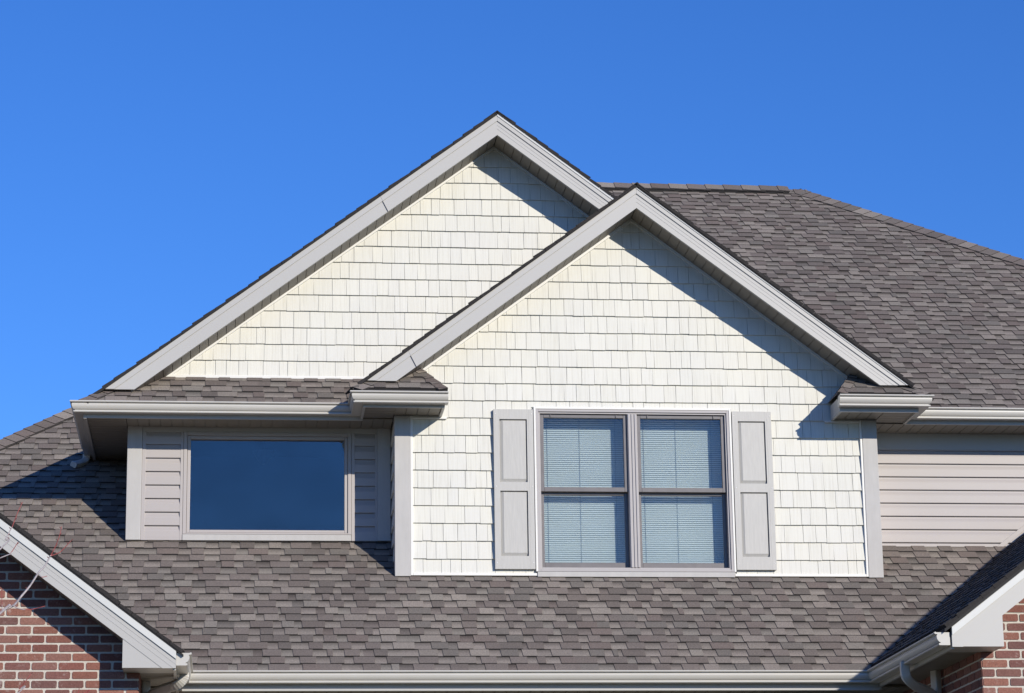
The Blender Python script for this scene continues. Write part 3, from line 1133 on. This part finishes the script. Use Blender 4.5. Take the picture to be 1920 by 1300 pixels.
# ------------------------------------------------------------------ brick wings
def wing(cx, xe, zt, y_rake, y_wall, x_wall, x_box, z_box, y_back, x_far, seed, first, zoff):
    """gabled brick wing; xe is its inner eave, x_wall its brick corner, cx its ridge"""
    sgn = 1 if xe > cx else -1
    ztop = lambda x: zt - P * abs(x - xe) * -1
    apex = zt + P * abs(cx - xe)
    # roof
    zr = apex + 0.050
    ze = xe + 0.055 * sgn
    xl, xr = (2 * cx - ze, ze) if sgn > 0 else (ze, 2 * cx - ze)
    gable_roof(cx, zr, xl, xr, y_rake - 0.022, y_back, seed, 'wing_roof', 0.0 if sgn < 0 else 0.022)
    # fascia
    dr = 0.205
    bot = lambda x: apex - dr - P * abs(x - cx)
    for x_end in (xe, 2 * cx - xe):
        s2 = 1 if x_end > cx else -1
        def strip(o0, o1):
            q = [(cx, apex - o0), (x_end, apex - o0 - P * abs(x_end - cx)), (x_end, apex - o1 - P * abs(x_end - cx)), (cx, apex - o1)]
            return clip(q, [(cx - 50, z_box), (cx + 50, z_box), (cx + 50, 60), (cx - 50, 60)])
        b = MB()
        b.prism(strip(0, dr), y_rake, y_rake + 0.03)
        o = b.build('rake_board', 'fascia', house)
        b = MB()
        b.prism(strip(0.001, 0.062), y_rake - 0.011, y_rake - 0.0005)
        b.build('shadow_board', 'drip', o, 0.002)
        b = MB()
        b.prism(strip(0.098, 0.101), y_rake - 0.002, y_rake)
        b.prism(strip(0.140, 0.143), y_rake - 0.002, y_rake)
        b.build('seam', 'fascia', o)
        # boxed return
        xi = cx + (x_box - cx) * (1 if x_end == xe else -1)
        b = MB()
        zi = bot(xi)
        xs = cx + s2 * (apex - dr - z_box) / P
        zq = z_box + 0.003
        q = [(xi, zq), (xs - 0.004 * s2, zq), (xi, zi)] if abs(xs - cx) < abs(x_end - cx) else [(xi, zq), (x_end, zq), (x_end, bot(x_end)), (xi, zi)]
        b.prism(q, y_rake + 0.004, y_wall + 0.02)
        p0, p1 = sorted((xs - 0.01 * s2, x_end - 0.023 * s2))
        b.box(p0, p1, y_rake + 0.031, y_wall + 0.019, z_box + 0.0035, z_box + 0.0115)
        b.build('eave_box', 'fascia', house)
    # soffit under the rake and under the side eave
    b = MB()
    e1 = cx + (abs(x_box - cx)) * sgn
    for x1 in (e1, 2 * cx - e1):
        rake_soffit(b, cx, apex - dr + 0.004, x1, bot(x1) + 0.004, y_rake + 0.03, y_wall)
    b.build('rake_soffit', 'soffit', house)
    b = MB()
    a0, a1 = sorted((x_wall, xe - 0.022 * sgn))
    soffit_panels(b, a0, a1, y_wall - 0.0, 21.55, z_box + 0.012, 'x')
    b.build('soffit', 'soffit', house)
    b = MB()
    a0, a1 = sorted((xe - 0.022 * sgn, xe))
    b.box(a0, a1, y_rake + 0.031, 21.55, z_box - 0.012, zt - 0.03)
    b.build('fascia', 'fascia', house)
    # brick front and inner side
    m = MB()
    top = lambda x: bot(x) + 0.01
    b = MB()
    x0, x1 = sorted((x_wall, x_far))
    cl = [(x0, 0.0 if False else 3.2), (x1, 3.2), (x1, top(x1)), (x0, top(x0))] if not (x0 < cx < x1) else [(x0, 3.2), (x1, 3.2), (x1, top(x1)), (cx, top(cx)), (x0, top(x0))]
    bricks(b, (0, y_wall, zoff), (1, 0, 0), (0, 0, 1), [[(x, z - zoff) for x, z in cl]], seed, first)
    # side wall
    yb = 21.56
    if sgn > 0:
        bricks(b, (x_wall, y_wall, zoff), (0, 1, 0), (0, 0, 1), [[(0, 3.2 - zoff), (yb - y_wall, 3.2 - zoff), (yb - y_wall, z_box + .02 - zoff), (0, z_box + .02 - zoff)]], seed + 1, 0.1)
    else:
        bricks(b, (x_wall, yb, zoff), (0, -1, 0), (0, 0, 1), [[(0, 3.2 - zoff), (yb - y_wall, 3.2 - zoff), (yb - y_wall, z_box + .02 - zoff), (0, z_box + .02 - zoff)]], seed + 1, 0.1)
    br = b.build('brick_wall', 'brick', house)
    xo = 2 * cx - x_wall
    q0, q1 = sorted((x_wall - 0.001 * sgn, xo))
    m.prism([(q0, 0), (q1, 0), (q1, top(q1)), (cx, top(cx)), (q0, top(q0))], y_wall + 0.001, y_wall + 0.1)
    s0, s1 = sorted((x_wall - 0.001 * sgn, x_wall - 0.1 * sgn))
    m.box(s0, s1, y_wall + 0.1, yb, 0, z_box + 0.03)
    m.build('mortar', 'mortar', br)

wing(-2.95, -0.389, 4.368, 19.95, 20.25, -0.672, -0.787, 4.240, 25.0, -2.95, 131, -0.672, 0.013)
wing(7.55, 5.261, 4.393, 18.85, 19.15, 5.560, 5.650, 4.248, 25.2, 7.2, 141, 5.56, 0.02)
b = MB()      # channel of the siding along the wing roof
b.prism([(6.30, 5.225 + .035), (9.0, 5.225 + .035 + P * 2.7), (9.0, 5.225 + .085 + P * 2.7), (6.30, 5.225 + .085)], YL - 0.030, YL - 0.001)
b.build('siding_channel', 'lap', house, 0.002)

# ------------------------------------------------------------------ downspouts
def smooth_path(pts, n=6):
    P_ = [Vector(p) for p in pts]
    out = []
    for i in range(len(P_) - 1):
        a, b_, c, d = P_[max(i - 1, 0)], P_[i], P_[i + 1], P_[min(i + 2, len(P_) - 1)]
        for k in range(n):
            t = k / n
            out.append(0.5 * ((2 * b_) + (c - a) * t + (2 * a - 5 * b_ + 4 * c - d) * t * t + (3 * b_ - a - 3 * c + d) * t ** 3))
    out.append(P_[-1])
    return out
def downspout(pts, r, hint, ribs=True):
    path = smooth_path(pts, 10)
    b = MB()
    rad = [r * (1 + (0.05 if ribs and i % 2 else 0)) for i in range(len(path))]
    b.tube(path, rad, 16, rect=(1.0, 0.75, hint))
    return b.build('downspout', 'gutter', house)
downspout([(-0.335, 20.50, 4.275), (-0.338, 20.50, 4.235), (-0.385, 20.53, 4.192), (-0.52, 20.68, 4.165), (-0.60, 20.80, 4.135), (-0.640, 20.85, 4.06), (-0.640, 20.85, 3.95), (-0.640, 20.85, 0.1)], 0.036, (1, 0, 0))
downspout([(5.185, 19.95, 4.285), (5.183, 19.95, 4.21), (5.20, 19.96, 4.155), (5.29, 20.05, 4.11), (5.42, 20.18, 4.085), (5.50, 20.25, 4.04), (5.505, 20.26, 3.95), (5.505, 20.26, 0.1)], 0.036, (1, 0, 0), False)
downspout([(-1.325, 24.19, 6.775), (-1.325, 24.19, 6.735), (-1.345, 24.16, 6.695), (-1.40, 24.08, 6.66), (-1.43, 24.03, 6.645)], 0.033, (1, 0, 0), False)

# ------------------------------------------------------------------ bare sapling beside the left wing
tree = empty('bare_sapling', (-2.2, 17.0, 0.0))
tag(tree, 'leafless sapling with pale stems and red budded twig tips before the left brick gable', 'tree')
GREY, RED = (0.40, 0.36, 0.37), (0.33, 0.075, 0.07)
b = MB()
b.tube(smooth_path([(-2.2, 17, -0.1), (-2.19, 17.0, 1.2), (-2.22, 17.02, 2.4), (-2.18, 17, 3.4), (-2.2, 17.01, 4.6), (-2.17, 17, 5.7)], 5),
       [0.035 - 0.028 * i / 25 for i in range(26)], 8, (0.30, 0.27, 0.26))
b.build('trunk', 'twig', tree)
def branch(xz, r0, r1, red_from, root=None, y=17.0, seed=0, buds=0):
    rnd = random.Random(seed)
    pts = ([root] if root else []) + [(x, y + rnd.uniform(-.012, .012), z) for x, z in xz]
    path = smooth_path(pts, 4)
    n = len(path)
    cols = []
    for i in range(n):
        t = i / (n - 1)
        k = 1.0 if t > red_from else 0.0
        cols.append(tuple(GREY[j] * (1 - k) + RED[j] * k for j in range(3)))
    b = MB()
    b.tube(path, [1.3 * (r0 + (r1 - r0) * i / (n - 1)) for i in range(n)], 6, cols)
    for k in range(buds):
        i = int((0.25 + 0.72 * k / max(buds - 1, 1)) * (n - 1))
        p = path[i]
        s = 1 if k % 2 else -1
        b.tube([p, p + Vector((.008 * s, 0, .006)), p + Vector((.013 * s, 0, .012))], [.0026, .0032, .001], 5, (0.16, 0.06, 0.055))
    return b.build('branch', 'twig', tree)
branch([(-1.448, 4.197), (-1.411, 4.228), (-1.36, 4.255), (-1.318, 4.307), (-1.266, 4.375), (-1.211, 4.465), (-1.179, 4.5), (-1.144, 4.569)], 0.0068, 0.0036, 2, (-2.19, 17, 3.5), seed=1, buds=5)
branch([(-1.144, 4.569), (-1.118, 4.621), (-1.091, 4.687), (-1.075, 4.76)], 0.0026, 0.0015, 0.0, seed=2, buds=5)
branch([(-1.144, 4.569), (-1.085, 4.593), (-1.031, 4.649), (-1.011, 4.674)], 0.0026, 0.0015, 0.0, seed=3, buds=4)
branch([(-1.366, 4.247), (-1.332, 4.229), (-1.261, 4.223), (-1.165, 4.245)], 0.0028, 0.0017, 0.5, seed=4, buds=0)
branch([(-1.462, 4.613), (-1.432, 4.673), (-1.405, 4.731), (-1.389, 4.765), (-1.358, 4.853), (-1.33, 4.923)], 0.0042, 0.0016, 0.66, (-2.18, 17, 3.95), seed=5, buds=5)
branch([(-1.46, 4.557), (-1.4, 4.583), (-1.349, 4.66)], 0.0034, 0.0016, 0.68, (-2.18, 17, 4.25), seed=6, buds=2)
branch([(-1.211, 4.451), (-1.19, 4.431), (-1.159, 4.441)], 0.0022, 0.0014, 0.4, seed=7)
branch([(-1.338, 3.671), (-1.316, 3.718), (-1.264, 3.779), (-1.239, 3.823)], 0.0034, 0.0016, 0.45, (-2.2, 17, 2.9), seed=8, buds=4)
branch([(-0.955, 3.64), (-0.948, 3.671), (-0.936, 3.721)], 0.0026, 0.0016, 0.3, (-2.2, 17, 2.7), seed=9, buds=1)
branch([(-1.435, 4.207), (-1.439, 4.286), (-1.445, 4.358)], 0.002, 0.0013, 0.3, seed=10, buds=2)
